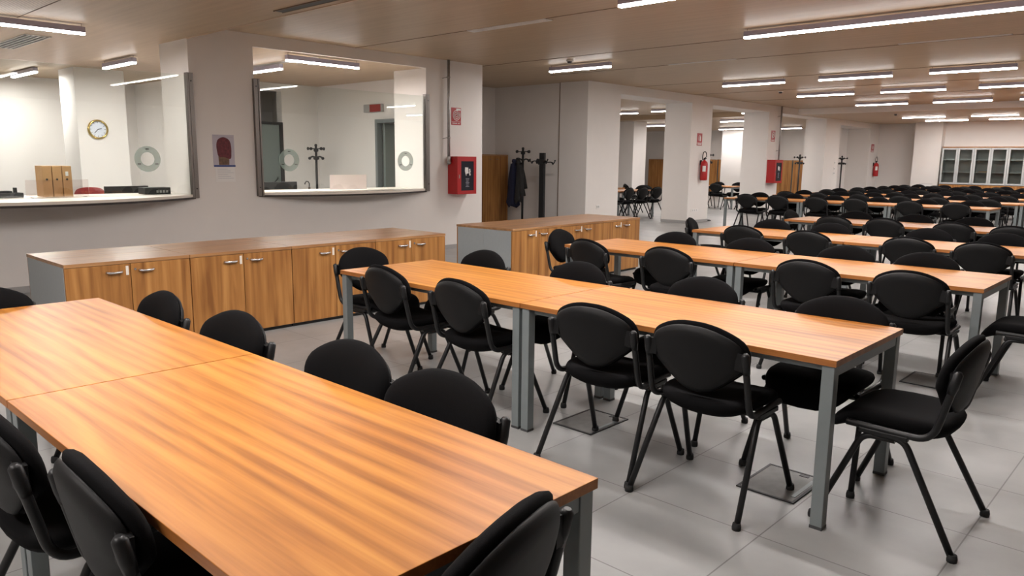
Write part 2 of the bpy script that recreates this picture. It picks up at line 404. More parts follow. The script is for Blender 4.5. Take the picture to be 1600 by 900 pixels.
# reception windows: flat glass between steel posts, standing on a bowed counter
def arc_front(v0, v1, sag, n=28):
    return [(XW + 4*sag*t*(1-t), v0+(v1-v0)*t) for t in (k/n for k in range(n+1))]
def counter(v0, v1, sag, name, label):
    c = thing(name, label, 'counter', (XW, (v0+v1)/2, 1.0))
    fr = [(x-XW, y-(v0+v1)/2) for x, y in arc_front(v0, v1, sag)]
    back = [(-.75, fr[-1][1]), (-.75, fr[0][1])]
    obj('countertop', prism(new(), fr+back, .012, .045, 'Z'), M['counter'], c)
    fr2 = [(x*1.0+.006, y) for x, y in fr]
    obj('edge_trim', prism(new(), fr2+[(-.13, fr[-1][1]), (-.13, fr[0][1])], -.012, .012, 'Z'), M['trimdark'], c, 'dark underside edge')
    return c
def ring(parent, v, z, r=.155):
    b = new(); seg = 40; x = .02
    R = [[b.verts.new((x+dx, v+rr*math.cos(2*PI*k/seg), z+rr*math.sin(2*PI*k/seg))) for k in range(seg)] for rr, dx in ((r, 0), (r*.53, 0), (r*.53, .008), (r, .008))]
    for a, c in ((0, 1), (1, 2), (2, 3), (3, 0)):
        for k in range(seg): b.faces.new((R[a][k], R[a][(k+1) % seg], R[c][(k+1) % seg], R[c][k]))
    o = obj('speech_ring', b, M['ringglass'], parent, 'round etched speaking ring')
    for a in (PI/2, PI*7/6, -PI/6):
        rr = r*.77; y, zz = v+rr*math.cos(a), z+rr*math.sin(a)
        obj('ring_clip', box(new(), x+.008, x+.016, y-.018, y+.018, zz-.006, zz+.006), M['black'], o)
def window(n, v0, v1, sag, rings, posts):
    wn = bpy.data.objects.new('window_%d' % n, None); COL.objects.link(wn); wn.location = (XW, 0, 0)
    wn['kind'] = 'structure'; wn['category'] = 'window'; wn['label'] = 'reception window %s of the posted notice' % ('left' if n == 1 else 'right')
    obj('glass_pane', box(new(), .006, .014, v0+.02, v1-.02, 1.047, 2.53), M['glass'], wn)
    for v, s in posts:
        p = obj('steel_post', box(new(), -.01, .05, min(v, v+s*.055), max(v, v+s*.055), 1.0, 2.56, .003), M['steel'], wn)
        q = box(new(), -.02, .055, min(v+s*.06, v+s*.085), max(v+s*.06, v+s*.085), 1.0, 2.56, .003)
        obj('glazing_clamp', q, M['steel'], p)
        q = new()
        for z in (1.12, 2.46): cyl(q, (.05, v+s*.03, z), .009, .006, 10, 'X')
        obj('screw', q, M['black'], p)
    for v, z in rings: ring(wn, v, z)
window(1, .6, V0, .8, [(3.81, 1.49), (1.6, 1.49)], [(V0+.03, -1), (.57, 1)])
window(2, 5.27, 8.28, .42, [(5.74, 1.49), (7.82, 1.49)], [(5.24, 1), (8.31, -1)])
counter(.6, V0, .75, 'reception_counter', 'long bowed cream counter ledge under the left reception window')
counter(5.27, 8.28, .40, 'reception_counter', 'shorter bowed cream counter ledge under the right reception window')

# ------------------------------------------------------------------ ceiling lamps
def lamp(x0, x1, v, z, label, group, m=None, alongv=False):
    L = abs(x1-x0); cx = (x0+x1)/2; top = (LO if z < 2.96 else HI)-z
    loc = (v, cx, z) if alongv else (cx, v, z)
    t = thing('linear_ceiling_lamp', label, 'ceiling lamp', loc, PI/2 if alongv else 0, group)
    hh = min(.085, top-.002)
    obj('housing', box(new(), -L/2, L/2, -.035, .035, .022, hh, .004), M['housing'], t)
    b = box(new(), -L/2+.004, L/2-.004, -.031, .031, 0, .022)
    bmesh.ops.recalc_face_normals(b, faces=b.faces)
    for f in b.faces: f.material_index = 0 if f.normal.z < -.5 else 1
    obj('diffuser', b, [m or M['lamp'], M['lamp_side']], t)
    b = new()
    for s in (-1, 1): tube(b, [(s*(L/2-.03), 0, hh-.01), (s*(L/2-.03), 0, top)], .004, 6)
    obj('suspension', b, M['chrome'], t)
    return t
ZH, ZL = 3.025, 2.865
GH = 'linear lamps under the hall ceiling'
rows = [
 (6.45, ZH, [(-4.62, -1.35)], 'nearest'), (9.02, ZH, [(-4.57, -1.25)], 'second nearest'),
 (10.35, ZH, [(-8.83, -7.55)], 'beside the recess'),
 (14.4, ZH, [(-7.70, -6.42), (-5.77, -4.50), (-3.91, -2.66), (-2.0, -.75)], 'third'),
 (17.6, ZH, [(-7.52, -6.26), (-5.70, -4.45), (-3.86, -2.6), (-1.9, -.6), (1, 2.3)], 'fourth'),
 (21.15, ZH, [(-7.45, -6.18), (-5.60, -4.33), (-3.78, -2.5), (-1.9, -.6), (1, 2.3)], 'fifth'),
 (25.95, 2.935, [(-7.70, -6.50), (-5.81, -4.62), (-3.8, -2.6), (-1, .3)], 'sixth'),
 (28.25, 2.94, [(-7.66, -6.40), (-5.82, -4.56), (-3.8, -2.6), (-1, .3)], 'seventh'),
 (3.88, ZL, [(-4.3, -1.1)], 'front'), (1.31, ZL, [(-4.6, -1.3)], 'overhead'), (-1.26, ZL, [(-4.6, -1.3)], 'rear')]
for v, z, xs, nm in rows:
    for i, (a, c) in enumerate(xs):
        if nm == 'beside the recess': lb = 'single bright linear ceiling lamp before the coat stand recess'
        else: lb = 'white linear ceiling lamp, %s row of the hall, %s from the left' % (nm, ORD[i])
        lamp(a, c, v, z, lb, GH)
G2 = 'linear lamps in the second room'
for i, (a, c, v, z) in enumerate([(-15.3, -14.05, 20.8, ZH), (-13.3, -12.05, 20.45, ZH), (-17.1, -15.8, 25.6, ZL-.0), (-15.0, -13.75, 24.3, ZL), (-12.85, -11.6, 24.0, ZL), (-17.85, -16.5, 30.0, ZL), (-15.9, -14.65, 29.6, ZL), (-13.8, -12.6, 30.1, ZL), (-12.6, -11.3, 14.5, ZH), (-15.6, -14.3, 14.5, ZH), (-11.72, -10.5, 18.85, ZH), (-11.38, -10.2, 22.6, ZH)]):  # last four are added out of view to brighten the pier faces
    lamp(a, c, v, z, 'linear lamp in the room beyond the piers, %s counted from the doorway, last four added' % ORD[i], G2, M['lamp'])
G3 = 'linear lamps in the reception office'
lamp(-16.2, -14.85, 4.12, ZL+.02, 'short linear lamp deep in the office, left of the clock column', G3, M['lamp_o'])
lamp(-13.15, -11.95, 4.61, ZL, 'linear lamp in front of the clock column', G3, M['lamp_o'])
lamp(-12.05, -10.92, 6.40, ZL, 'linear lamp at upper left inside the right reception window', G3, M['lamp_o'])
lamp(1.9, 3.20, -10.0+.36, ZL, 'linear lamp running along the left reception window', G3, M['lamp_o'], True)
lamp(5.88, 7.10, -9.79-.10, ZL, 'linear lamp running along the right reception window', G3, M['lamp_o'], True)
lamp(-13.6, -12.3, 1.6, ZL, 'linear lamp in the office left of the visible part', G3, M['lamp_o'])

# ------------------------------------------------------------------ ceiling vents, slots, detectors
def vent(x0, x1, v, w_, z, n_, label):
    t = thing('ceiling_vent', label, 'air vent', ((x0+x1)/2, v, z), 0, 'ceiling air vents')
    L = (x1-x0)/2
    b = new(); box(b, -L, L, -w_/2, -w_/2+.012, -.010, -.0005); box(b, -L, L, w_/2-.012, w_/2, -.010, -.0005)
    box(b, -L, -L+.012, -w_/2, w_/2, -.010, -.0005); box(b, L-.012, L, -w_/2, w_/2, -.010, -.0005)
    obj('frame', b, M['white'], t)
    obj('backing', box(new(), -L+.01, L-.01, -w_/2+.01, w_/2-.01, -.003, -.0005), M['black'], t)
    b = new()
    for k in range(n_):
        y = -w_/2 + w_*(k+1)/(n_+1); box(b, -L+.01, L-.01, y-.008, y+.008, -.010, -.003)
    obj('slats', b, M['white'], t); return t
vent(-12.6, -10.95, 3.1, .30, LO, 4, 'slatted white air vent in the office ceiling behind the left lamp')
vent(-12.2, -10.0, 6.42, .12, LO, 2, 'narrow white air vent in the office ceiling beside the lamp')
t = vent(-7.3, -5.98, 6.98, .13, HI, 3, 'white slatted air vent in the hall ceiling near the red hose cabinet')
b = new()
for k in range(15): box(b, -.6+k*.085, -.585+k*.085, -.055, .055, -.012, -.008)
obj('cross_blades', b, M['white'], t)
vent(-7.15, -5.93, 11.45, .07, HI, 1, 'thin slot vent in the hall ceiling right of the single lamp')
vent(-3.52, -2.2, 11.4, .07, HI, 1, 'thin slot vent in the hall ceiling at the right')
t = thing('ceiling_slot', 'dark recessed slot in the low front ceiling near its edge', 'air vent', (-5.2, 4.22, LO))
obj('slot_opening', box(new(), -2.0, 2.0, -.045, .045, -.009, -.0005), M['black'], t)
b = box(new(), -2.02, 2.02, -.055, -.045, -.011, -.0005); box(b, -2.02, 2.02, .045, .055, -.011, -.0005)
obj('slot_rim', b, M['seam'], t)
def detector(x, v, z, label):
    t = thing('smoke_detector', label, 'smoke detector', (x, v, z), 0, 'ceiling smoke detectors')
    obj('base', lathe(new(), [(.055, -.0), (.055, -.018), (.048, -.022)], seg=20), M['white'], t)
    obj('sensor', lathe(new(), [(.038, -.022), (.038, -.04), (.025, -.05)], seg=20), M['grey'], t)
detector(-8.1, 9.98, HI, 'round smoke detector above the single lamp before the recess')
detector(-7.75, 17.2, HI, 'small smoke detector on the ceiling near the second pier')
detector(-7.4, 24.3, LO, 'smoke detector on the far low ceiling')

# ------------------------------------------------------------------ tables
TL, TD, TH = 1.735, .862, .742
def make_table(label):
    t = thing('study_table', label, 'table', (0,0,0), 0, 'study tables')
    top = box(new(), -TL/2, TL/2, -TD/2, TD/2, TH-.028, TH, .0015)
    for f in top.faces:
        f.material_index = 0 if f.calc_center_median().z > TH-.001 else 1
    obj('tabletop', top, [M['top'], M['top_edge']], t)
    a, c = TL/2-.008, TD/2-.008
    for sx in (-1, 1):
        for sy in (-1, 1):
            x0, x1 = sorted((sx*a, sx*(a-.052))); y0, y1 = sorted((sy*c, sy*(c-.052)))
            lg = obj('leg', box(new(), x0, x1, y0, y1, .012, TH-.028, .003), M['frame'], t)
            obj('foot', box(new(), x0-.0005, x1+.0005, y0-.0005, y1+.0005, 0, .014), M['grey'], lg)
    b = new()
    for s in (-1, 1):
        y0, y1 = sorted((s*(c-.045), s*(c-.075))); box(b, -a+.03, a-.03, y0, y1, TH-.062, TH-.028, .002)
        x0, x1 = sorted((s*(a-.004), s*(a-.034))); box(b, x0, x1, -c+.052, c-.052, TH-.076, TH-.028, .002)
    obj('frame_rail', b, M['frame'], t)
    return t
table0 = None
def put_table(cx, cy, label, rz=0, group='study tables'):
    global table0
    if table0 is None:
        table0 = make_table(label); table0.location = (cx, cy, 0); table0['group'] = group; table0.rotation_euler = (0,0,rz); return table0
    return copy_tree(table0, None, (cx, cy, 0), rz, label, group)
RN = ['nearest', 'second', 'third', 'fourth', 'fifth', 'sixth', 'seventh', 'eighth', 'ninth', 'tenth', 'eleventh']
V_ROW = [.61, 3.07, 5.59, 7.95, 10.5]
for r, v in enumerate(V_ROW):
    for i, cx in enumerate((-2.812-TL/2, -2.806+TL/2)):
        put_table(cx, v+TD/2, 'orange wood table with grey legs, %s half of the %s table row' % (('left', 'right')[i], RN[r]))
V_FAR = [15.85, 18.35, 20.75, 23.15, 25.5, 27.7]
for r, v in enumerate(V_FAR):
    for i in range(3):
        put_table(-8.3+TL/2+i*(TL+.004), v+TD/2, 'wooden table in the %s row of the far block, %s from the left' % (RN[r], ORD[i]), 0, 'tables of the far block')
    if r > 0:
        put_table(-2.2, v+TD/2, 'wooden table in the %s row of the far block, beyond the cross gap' % RN[r], 0, 'tables of the far block')
put_table(-12.1, 17.4, 'table seen through the first opening between the piers', PI/2, 'tables in the second room')
put_table(-13.6, 18.1, 'table behind the first one in the second room', PI/2, 'tables in the second room')
put_table(-12.7, 23.6, 'table seen through the second opening, beside the far cabinets', 0, 'tables in the second room')

# ------------------------------------------------------------------ chairs
def pad(bm, outline, surf, front, back, rings=7, centre=None):
    """cushion: closed outline (u,w), mapped by surf(u,w,d); front/back give thickness at relative radius"""
    n = len(outline)
    cu = centre[0] if centre else sum(p[0] for p in outline)/n
    cw = centre[1] if centre else sum(p[1] for p in outline)/n
    rs = [math.sin(PI/2*i/rings) for i in range(1, rings+1)]
    def layer(fn):
        c = bm.verts.new(surf(cu, cw, fn(0))); L = []
        for r in rs: L.append([bm.verts.new(surf(cu+(u-cu)*r, cw+(w_-cw)*r, fn(r))) for u, w_ in outline])
        for k in range(n):
            f = bm.faces.new((c, L[0][k], L[0][(k+1) % n])); f.smooth = True
        for a, b_ in zip(L, L[1:]):
            for k in range(n):
                f = bm.faces.new((a[k], b_[k], b_[(k+1) % n], a[(k+1) % n])); f.smooth = True
        return L[-1]
    A = layer(front); B = layer(back)
    for k in range(n):
        f = bm.faces.new((A[k], B[k], B[(k+1) % n], A[(k+1) % n])); f.smooth = True
    bmesh.ops.remove_doubles(bm, verts=bm.verts, dist=.0004)
    return bm
def catmull(pts, sub=4):
    out = []; n = len(pts)
    for i in range(n):
        p0, p1, p2, p3 = (Vector(pts[(i+j-1) % n]) for j in range(4))
        for s in range(sub):
            t = s/sub
            out.append(tuple(.5*((2*p1)+(-p0+p2)*t+(2*p0-5*p1+4*p2-p3)*t*t+(-p0+3*p1-3*p2+p3)*t**3)))
    return out
_half = [(0, .520), (.05, .527), (.10, .553), (.15, .592), (.195, .630), (.228, .660), (.238, .70), (.237, .742), (.215, .784), (.17, .814), (.11, .838), (.05, .850)]
OUT_BACK = catmull(_half + [(0, .852)] + [(-x, z) for x, z in _half[:0:-1]], 2)
def back_surf(u, w_, d):
    # leaning back with height, sides wrapping forward; d is the offset towards the sitter
    y = -.172 - (w_-.525)*.21 + (u/.24)**2*.034 + d
    return (u, y, w_)
def seat_outline(a, b_, n=36):
    o = []
    for k in range(n):
        t = 2*PI*k/n; c, s = math.cos(t), math.sin(t); e = 2/3.4
        o.append((a*abs(c)**e*(1 if c > 0 else -1), .042 + b_*abs(s)**e*(1 if s > 0 else -1)))
    return o
def seat_surf(u, w_, d):
    drop = -.045*max(0, (w_-.16)/.1)**2 if w_ > .16 else 0
    rear = .02*((-w_-.12)/.08)**2 if w_ < -.12 else 0
    return (u, w_, .456 + .034*(u/.23)**2*(1 if w_ < .1 else max(.3, 1-(w_-.1)*4)) + drop + rear + d)
def build_chair_meshes():
    P = {}
    P['seat'] = (pad(new(), seat_outline(.228, .246), seat_surf, lambda r: .042*math.sqrt(max(0, 1-r**6)), lambda r: -.048*math.sqrt(max(0, 1-r**6))), M['fabric'])
    P['backrest'] = (pad(new(), OUT_BACK, back_surf, lambda r: .008+.046*math.sqrt(max(0, 1-r**5)), lambda r: .008-.018*math.sqrt(max(0, 1-r**8))), M['fabric'])
    shell = [(u*.945, .525+(w_-.525)*.935+.004) for u, w_ in OUT_BACK]
    P['back_shell'] = (pad(new(), shell, lambda u, w_, d: back_surf(u, w_, d), lambda r: -.010, lambda r: -.024*(1-r**10)-.014, 5), M['plastic'])
    return P
def side_frame(s):
    b = new()
    pts = smooth_path([(s*.228, .175, .452), (s*.234, -.02, .450), (s*.241, -.155, .452), (s*.238, -.222, .735)], .075, 7)
    tube(b, pts, .0145, 10, cap=False)
    tube(b, [(s*.2388, -.203, .655), (s*.2384, -.211, .69), (s*.238, -.2215, .738), (s*.238, -.2235, .748)], [.0155, .018, .0175, .009], 10)
    return b
def bracket(s):      # wing of the shell that grips the side tube
    b = new()
    prism(b, [(s*.19, .668), (s*.236, .664), (s*.238, .735), (s*.195, .745)], -.220, -.192, 'Y')
    return b
def leg(s, f):
    b = new()
    if f < 0: pts = [(s*.235, .065, .430), (s*.237, -.055, .430), (s*.272, -.275, .012)]
    else: pts = [(s*.231, -.02, .417), (s*.233, .105, .417), (s*.268, .272, .012)]
    tube(b, pts, .0138, 10, bend=.045)
    return b
def make_chair(label, group):
    t = thing('conference_chair', label, 'chair', (0,0,0), 0, group)
    for k, (b, m) in build_chair_meshes().items(): obj(k, b, m, t)
    for s in (-1, 1):
        sf = obj('side_frame', side_frame(s), M['tube'], t)
        obj('back_bracket', bracket(s), M['plastic'], sf)
        for f in (-1, 1):
            l = obj('leg', leg(s, f), M['tube'], t)
            x, y = (s*.272, -.276) if f < 0 else (s*.268, .2725)
            obj('foot_cap', lathe(new(), [(.019, 0), (.020, .012), (.017, .03)], (x, y, 0), 10), M['rubber'], l)
    b = new()
    tube(b, [(-.237, -.03, .428), (.237, -.03, .428)], .011, 8); tube(b, [(-.235, .085, .418), (.235, .085, .418)], .011, 8)
    for s in (-1, 1): box(b, s*.236-.014, s*.236+.014, -.07, .12, .424, .446, .004)
    obj('seat_support', b, M['tube'], t)
    return t
chair0 = [None]
def put_chair(x, y, deg, label, group):
    rz = math.radians(deg)
    if chair0[0] is None:
        chair0[0] = make_chair(label, group); chair0[0].location = (x, y, 0); chair0[0].rotation_euler = (0,0,rz); return
    copy_tree(chair0[0], None, (x, y, 0), rz, label, group)
def far_chair_mesh():
    b = new(); mats = [M['fabric'], M['plastic'], M['tube']]
    def app(src, mi):
        for f in src.faces: f.material_index = mi
        me = bpy.data.meshes.new('t'); src.to_mesh(me); src.free(); b.from_mesh(me); bpy.data.meshes.remove(me)
    for k, (s, m) in build_chair_meshes().items(): app(s, mats.index(m))
    for s in (-1, 1):
        app(side_frame(s), 2); app(bracket(s), 1)
        for f in (-1, 1): app(leg(s, f), 2)
        q = box(new(), s*.236-.014, s*.236+.014, -.07, .12, .424, .446); app(q, 2)
    return b, mats
far0 = [None]
def put_far_chair(x, y, deg, label, group):
    rz = math.radians(deg)
    if far0[0] is None:
        b, ms = far_chair_mesh(); o = obj('conference_chair', b, ms); far0[0] = o
    else:
        o = far0[0].copy(); COL.objects.link(o)
    o.location = (x, y, 0); o.rotation_euler = (0, 0, rz); tag(o, label, 'chair', group)
GN = 'black chairs along the near table rows'
NEAR = [  # (near side [x, y, turn], far side, left end, right end)
 ([(-2.43, .69, 2), (-1.83, .75, -2)], [(-3.88, 1.35, 179), (-3.13, 1.37, 185), (-2.315, 1.41, 184), (-1.755, 1.38, 186)], [(-4.42, .93, -90)], [(-1.17, .99, 104)]),
 ([(-3.92, 3.19, -4), (-3.18, 3.16, -3), (-2.20, 3.12, 4), (-1.615, 3.115, 0)], [(-4.06, 3.83, 178), (-3.15, 3.84, 180), (-2.22, 3.85, 178), (-1.38, 3.78, 180)], [(-4.61, 3.46, -86)], [(-.89, 3.46, 90)]),
 ([(-4.05, 5.53, -8), (-3.26, 5.53, -2), (-2.15, 5.60, 0), (-1.45, 5.55, 0)], [(-3.89, 6.31, 180), (-3.10, 6.30, 182), (-2.27, 6.33, 180), (-1.65, 6.31, 180)], [(-4.62, 5.88, -80)], [(-.83, 5.93, 92)]),
 ([(-3.85, 8.02, 0), (-3.10, 7.96, 0), (-2.17, 8.04, 0), (-1.55, 8.04, 0)], [(-4.0, 8.72, 180), (-3.3, 8.7, 178), (-2.3, 8.85, 180), (-1.6, 8.8, 180)], [(-4.60, 8.42, -70)], [(-.80, 8.30, 90)]),
 ([(-3.77, 10.45, 0), (-3.18, 10.58, 0), (-2.37, 10.5, 0), (-1.75, 10.45, 0)], [(-3.9, 11.26, 180), (-3.1, 11.24, 180), (-2.4, 11.27, 180), (-1.6, 11.24, 180)], [(-4.45, 10.95, -88)], [(-.85, 10.9, 90)]),
]
for r, (a, bb, c, d) in enumerate(NEAR):
    nm = RN[r]+' table row'
    for i, (x, y, g) in enumerate(a): put_chair(x, y, g, 'black padded chair on the near side of the %s, %s from its left' % (nm, ORD[i]), GN)
    for i, (x, y, g) in enumerate(bb): put_chair(x, y, g, 'black padded chair on the far side of the %s, %s from its left' % (nm, ORD[i]), GN)
    for x, y, g in c: put_chair(x, y, g, 'black padded chair at the left head of the %s' % nm, GN)
    for x, y, g in d: put_chair(x, y, g, 'black padded chair at the right head of the %s' % nm, GN)
GF = 'black chairs of the far block'
nx = [(-7.72, 15.98), (-7.03, 16.0), (-6.2, 15.99), (-5.42, 16.0), (-4.42, 16.0), (-3.62, 15.98)]
fx = [(-7.9, 16.6), (-7.1, 16.62), (-6.2, 16.6), (-5.3, 16.6), (-4.4, 16.6), (-3.6, 16.62)]
for i, (x, y) in enumerate(nx): put_chair(x, y, 0, 'black chair on the near side of the first far-block row, %s from the left' % ORD[i], GF)
for i, (x, y) in enumerate(fx): put_chair(x, y, 180, 'black chair on the far side of the first far-block row, %s from the left' % ORD[i], GF)
for r, v in enumerate(V_FAR[1:]):
    for i in range(8):
        x = -7.85+i*.845 if i < 6 else -2.65+(i-6)*.85
        for side, yy, g in (('near', v+.07, 0), ('far', v+TD-.07, 180)):
            put_far_chair(x+random.uniform(-.08, .08), yy+random.uniform(-.08, .05)*(1 if g == 0 else -1), g+random.uniform(-5, 5),
                          'black chair, %s side of the %s far-block row, %s from the left' % (side, RN[r+1], ORD[i]), GF)
GS = 'black chairs in the second room'
for i, (x, y, g, lb) in enumerate([(-11.55, 16.55, 95, 'black chair at the near left of the table in the first opening'),
     (-11.55, 17.2, 88, 'black chair in the middle of the table in the first opening'), (-11.55, 17.9, 84, 'black chair at the right of the table in the first opening'),
     (-12.65, 16.9, -90, 'black chair behind the table in the first opening, left one'), (-12.65, 17.7, -88, 'black chair behind the table in the first opening, right one'),
     (-13.2, 19.4, -40, 'black chair turned away near the column in the second room'),
     (-12.5, 19.0, 30, 'black chair behind the table corner in the second room'),
     (-12.95, 22.95, 2, 'black chair before the table in the second opening, left one'), (-12.25, 23.0, -3, 'black chair before the table in the second opening, right one'),
     (-13.0, 24.2, 180, 'black chair behind the table in the second opening, left one'), (-12.3, 24.25, 178, 'black chair behind the table in the second opening, right one'),
     (-11.55, 23.6, 90, 'black chair at the head of the table in the second opening'),
     (-10.9, 22.9, 200, 'black chair standing under the hose cabinet pier, beyond the third opening')]):
    put_chair(x, y, g, lb, GS)

# ------------------------------------------------------------------ low cabinets
UW, UD, UH = .922, .45, .742
def make_cabinet():
    """unit, front facing +x, origin at the back left floor corner; runs along +y"""
    t = thing('low_cabinet', 'x', 'cabinet')
    b = box(new(), 0, UD-.02, 0, .018, .03, UH-.026); box(b, 0, UD-.02, UW-.018, UW, .03, UH-.026)
    box(b, 0, .012, .018, UW-.018, .03, UH-.026); box(b, .012, UD-.02, .018, UW-.018, .03, .05); box(b, .012, UD-.03, .018, UW-.018, .36, .378)
    obj('carcass', b, M['cabgrey'], t)
    obj('plinth', box(new(), .02, UD-.035, .005, UW-.005, 0, .03), M['black'], t)
    obj('top_panel', box(new(), 0, UD+.004, .0008, UW-.0008, UH-.026, UH, .0015), M['cabtop'], t)
    for k in (0, 1):
        y0 = .003+k*(UW/2); y1 = y0+UW/2-.006
        d = obj('door', box(new(), UD-.02, UD, y0, y1, .035, UH-.029, .001), M['cab'], t)
        hy = (y1-.115) if k == 0 else (y0+.115)
        pts = [(UD, hy-.055, UH-.085), (UD+.02, hy-.045, UH-.087), (UD+.026, hy, UH-.089), (UD+.02, hy+.045, UH-.087), (UD, hy+.055, UH-.085)]
        obj('handle', tube(new(), pts, .0095, 8, bend=.02), M['chrome'], d, 'satin bow handle')
        if k == 0: obj('label_holder', box(new(), UD, UD+.002, y1-.032, y1-.012, UH-.115, UH-.045), M['counter'], d, 'small cream label plate')
        else: obj('lock', cyl(new(), (UD, y0+.03, UH-.075), .009, .005, 12, 'X'), M['chrome'], d)
    return t
cab0 = make_cabinet()
CAB = []
def cabinet_run(x0, y0, n_, ang, where, first):
    R = Matrix.Rotation(ang, 4, 'Z')
    for side in (0, 1):
        for i in range(n_):
            # front units face the tables, rear units stand back to back with them
            p = Vector((0, i*(UW+.002), 0)) if side == 0 else Vector((-.004, (i+1)*(UW+.002), 0))
            p = R @ p + Vector((x0, y0, 0)); rz = ang + (0 if side == 0 else PI)
            lb = ('walnut low cabinet with bow handles, %s from the left in the %s run' % (ORD[i], where)) if side == 0 else \
                 ('low cabinet facing the wall, backed onto unit %s of the %s run' % (ORD[i], where))
            if first[0]: cab0.location = p; cab0.rotation_euler = (0,0,rz); cab0['label'] = lb; cab0['group'] = 'low walnut cabinets'; first[0] = False
            else: copy_tree(cab0, None, p, rz, lb, 'low walnut cabinets')
fst = [True]
cabinet_run(-6.53, 1.75, 4, 0, 'longer left', fst)
cabinet_run(-6.40, 6.34, 3, math.radians(2.2), 'shorter right', fst)

# tall cabinets
def tall_cabinet(x, y, rz, wd, label, H=1.64, group='tall walnut cabinets'):
    t = thing('tall_cabinet', label, 'cabinet', (x, y, 0), rz, group)
    b = box(new(), 0, .43, 0, .02, .03, H-.03); box(b, 0, .43, wd-.02, wd, .03, H-.03); box(b, 0, .012, .02, wd-.02, .03, H-.03)
    obj('carcass', b, M['cabgrey'], t)
    obj('plinth', box(new(), .02, .41, .005, wd-.005, 0, .03), M['black'], t)
    obj('top_panel', box(new(), 0, .452, 0, wd, H-.03, H, .001), M['cabtop'], t)
    for k in (0, 1):
        y0 = .002+k*wd/2; y1 = y0+wd/2-.004
        d = obj('door', box(new(), .43, .45, y0, y1, .035, H-.032, .001), M['cab'], t)
        hy = (y1-.1) if k == 0 else (y0+.1)
        obj('handle', tube(new(), [(.45, hy-.05, H-.1), (.47, hy-.04, H-.102), (.476, hy, H-.104), (.47, hy+.04, H-.102), (.45, hy+.05, H-.1)], .005, 8), M['chrome'], d)
    return t
tall_cabinet(-12.48, 11.74, 0, .95, 'tall walnut cabinet standing in the recess left of the coat stands')
tall_cabinet(-20.95, 32.58, -PI/2, 1.3, 'tall walnut cabinet seen through the first opening on the far wall')
tall_cabinet(-18.2, 32.58, -PI/2, .95, 'left tall walnut cabinet seen through the second opening')
tall_cabinet(-17.2, 32.58, -PI/2, .95, 'right tall walnut cabinet seen through the second opening')
tall_cabinet(-14.7, 32.58, -PI/2, .95, 'left tall walnut cabinet behind the hose cabinet pier')
tall_cabinet(-13.7, 32.58, -PI/2, .95, 'right tall walnut cabinet behind the hose cabinet pier')

# glazed bookcases at the far wall
for i in range(5):
    x0 = -7.40+i*.985; x1 = x0+.98; v = 29.62
    t = thing('glazed_bookcase', 'grey framed glass bookcase on wooden base at the far wall, %s from the left' % ORD[i], 'bookcase', (x0, v, 0), 0, 'glazed bookcases on the far wall')
    W_ = x1-x0
    b = box(new(), 0, .02, 0, .44, .85, 2.10); box(b, W_-.02, W_, 0, .44, .85, 2.10); box(b, 0, W_, .43, .445, .85, 2.10)
    obj('carcass', b, M['bookgrey'], t)
    obj('top_panel', box(new(), -.002, W_, -.01, .45, 2.10, 2.135), M['cabtop'], t)
    b = new()
    for z in (1.27, 1.69): box(b, .02, W_-.02, .02, .43, z-.011, z+.011)
    obj('shelf', b, M['bookgrey'], t)
    obj('back_lining', box(new(), .02, W_-.02, .415, .43, .85, 2.10), M['shelfback'], t)
    obj('base_cupboard', box(new(), 0, W_, 0, .44, .03, .85, .002), M['cab'], t, 'wooden lower cupboard')
    for k in (0, 1):
        a, c = k*W_/2+.003, (k+1)*W_/2-.003
        b = box(new(), a, a+.055, -.018, 0, .87, 2.09); box(b, c-.055, c, -.018, 0, .87, 2.09)
        box(b, a+.055, c-.055, -.018, 0, .87, .925); box(b, a+.055, c-.055, -.018, 0, 2.035, 2.09)
        d = obj('door', b, M['bookgrey'], t)
        obj('pane', box(new(), a+.055, c-.055, -.012, -.008, .925, 2.035), M['cabglass'], d)
        obj('lower_door', box(new(), a, c, -.018, 0, .05, .845, .001), M['cab'], t)
t = tag(obj('paper_folder', box(new(), 0, .3, 0, .22, 0, .03, .004), M['card'], None, None, (-6.25, 29.7, 1.283)), 'small tan folder lying on the middle shelf of the first glazed bookcase', 'folder')

# ------------------------------------------------------------------ coat stands
def coat_stand(x, y, label, H=1.76, turn=0):
    t = thing('coat_stand', label, 'coat stand', (x, y, 0), turn, 'black coat stands')
    obj('pole', tube(new(), [(0, 0, .03), (0, 0, H)], .024, 12), M['black'], t)
    obj('base', lathe(new(), [(.19, 0), (.19, .012), (.16, .028), (.05, .04), (.03, .06)], seg=28), M['black'], t)
    b = new(); lathe(b, [(.03, H-.12), (.048, H-.10), (.048, H-.07), (.03, H-.05)], seg=16); ball(b, (0, 0, H+.01), .03)
    obj('hub', b, M['black'], t)
    for tier, z, r in ((0, H-.055, .17), (1, H-.24, .13)):
        for k in range(4):
            a = k*PI/2 + tier*PI/4; c, s = math.cos(a), math.sin(a)
            b = new()
            if tier == 0:
                tube(b, [(0, 0, z), (c*r, s*r, z)], .009, 8); tube(b, [(c*r, s*r, z), (c*(r+.02), s*(r+.02), z)], [.03, .032], 12)
            else:
                tube(b, [(0, 0, z), (c*.07, s*.07, z+.035), (c*r, s*r, z)], .016, 8, bend=.03); ball(b, (c*r, s*r, z-.006), .031)
            obj('hook', b, M['black'], t)
    return t
coat_stand(-11.22, 12.3, 'black coat stand in the recess holding two dark coats')
coat_stand(-13.47, 8.6, 'black coat stand inside the office behind the right window')
coat_stand(-10.2, 24.4, 'black coat stand in the third opening before the cabinets')
coat_stand(-10.18, 28.0, 'black coat stand inside the far wall niche')
coat_stand(-10.04, 18.12, 'black coat stand mostly hidden behind the extinguisher pier')
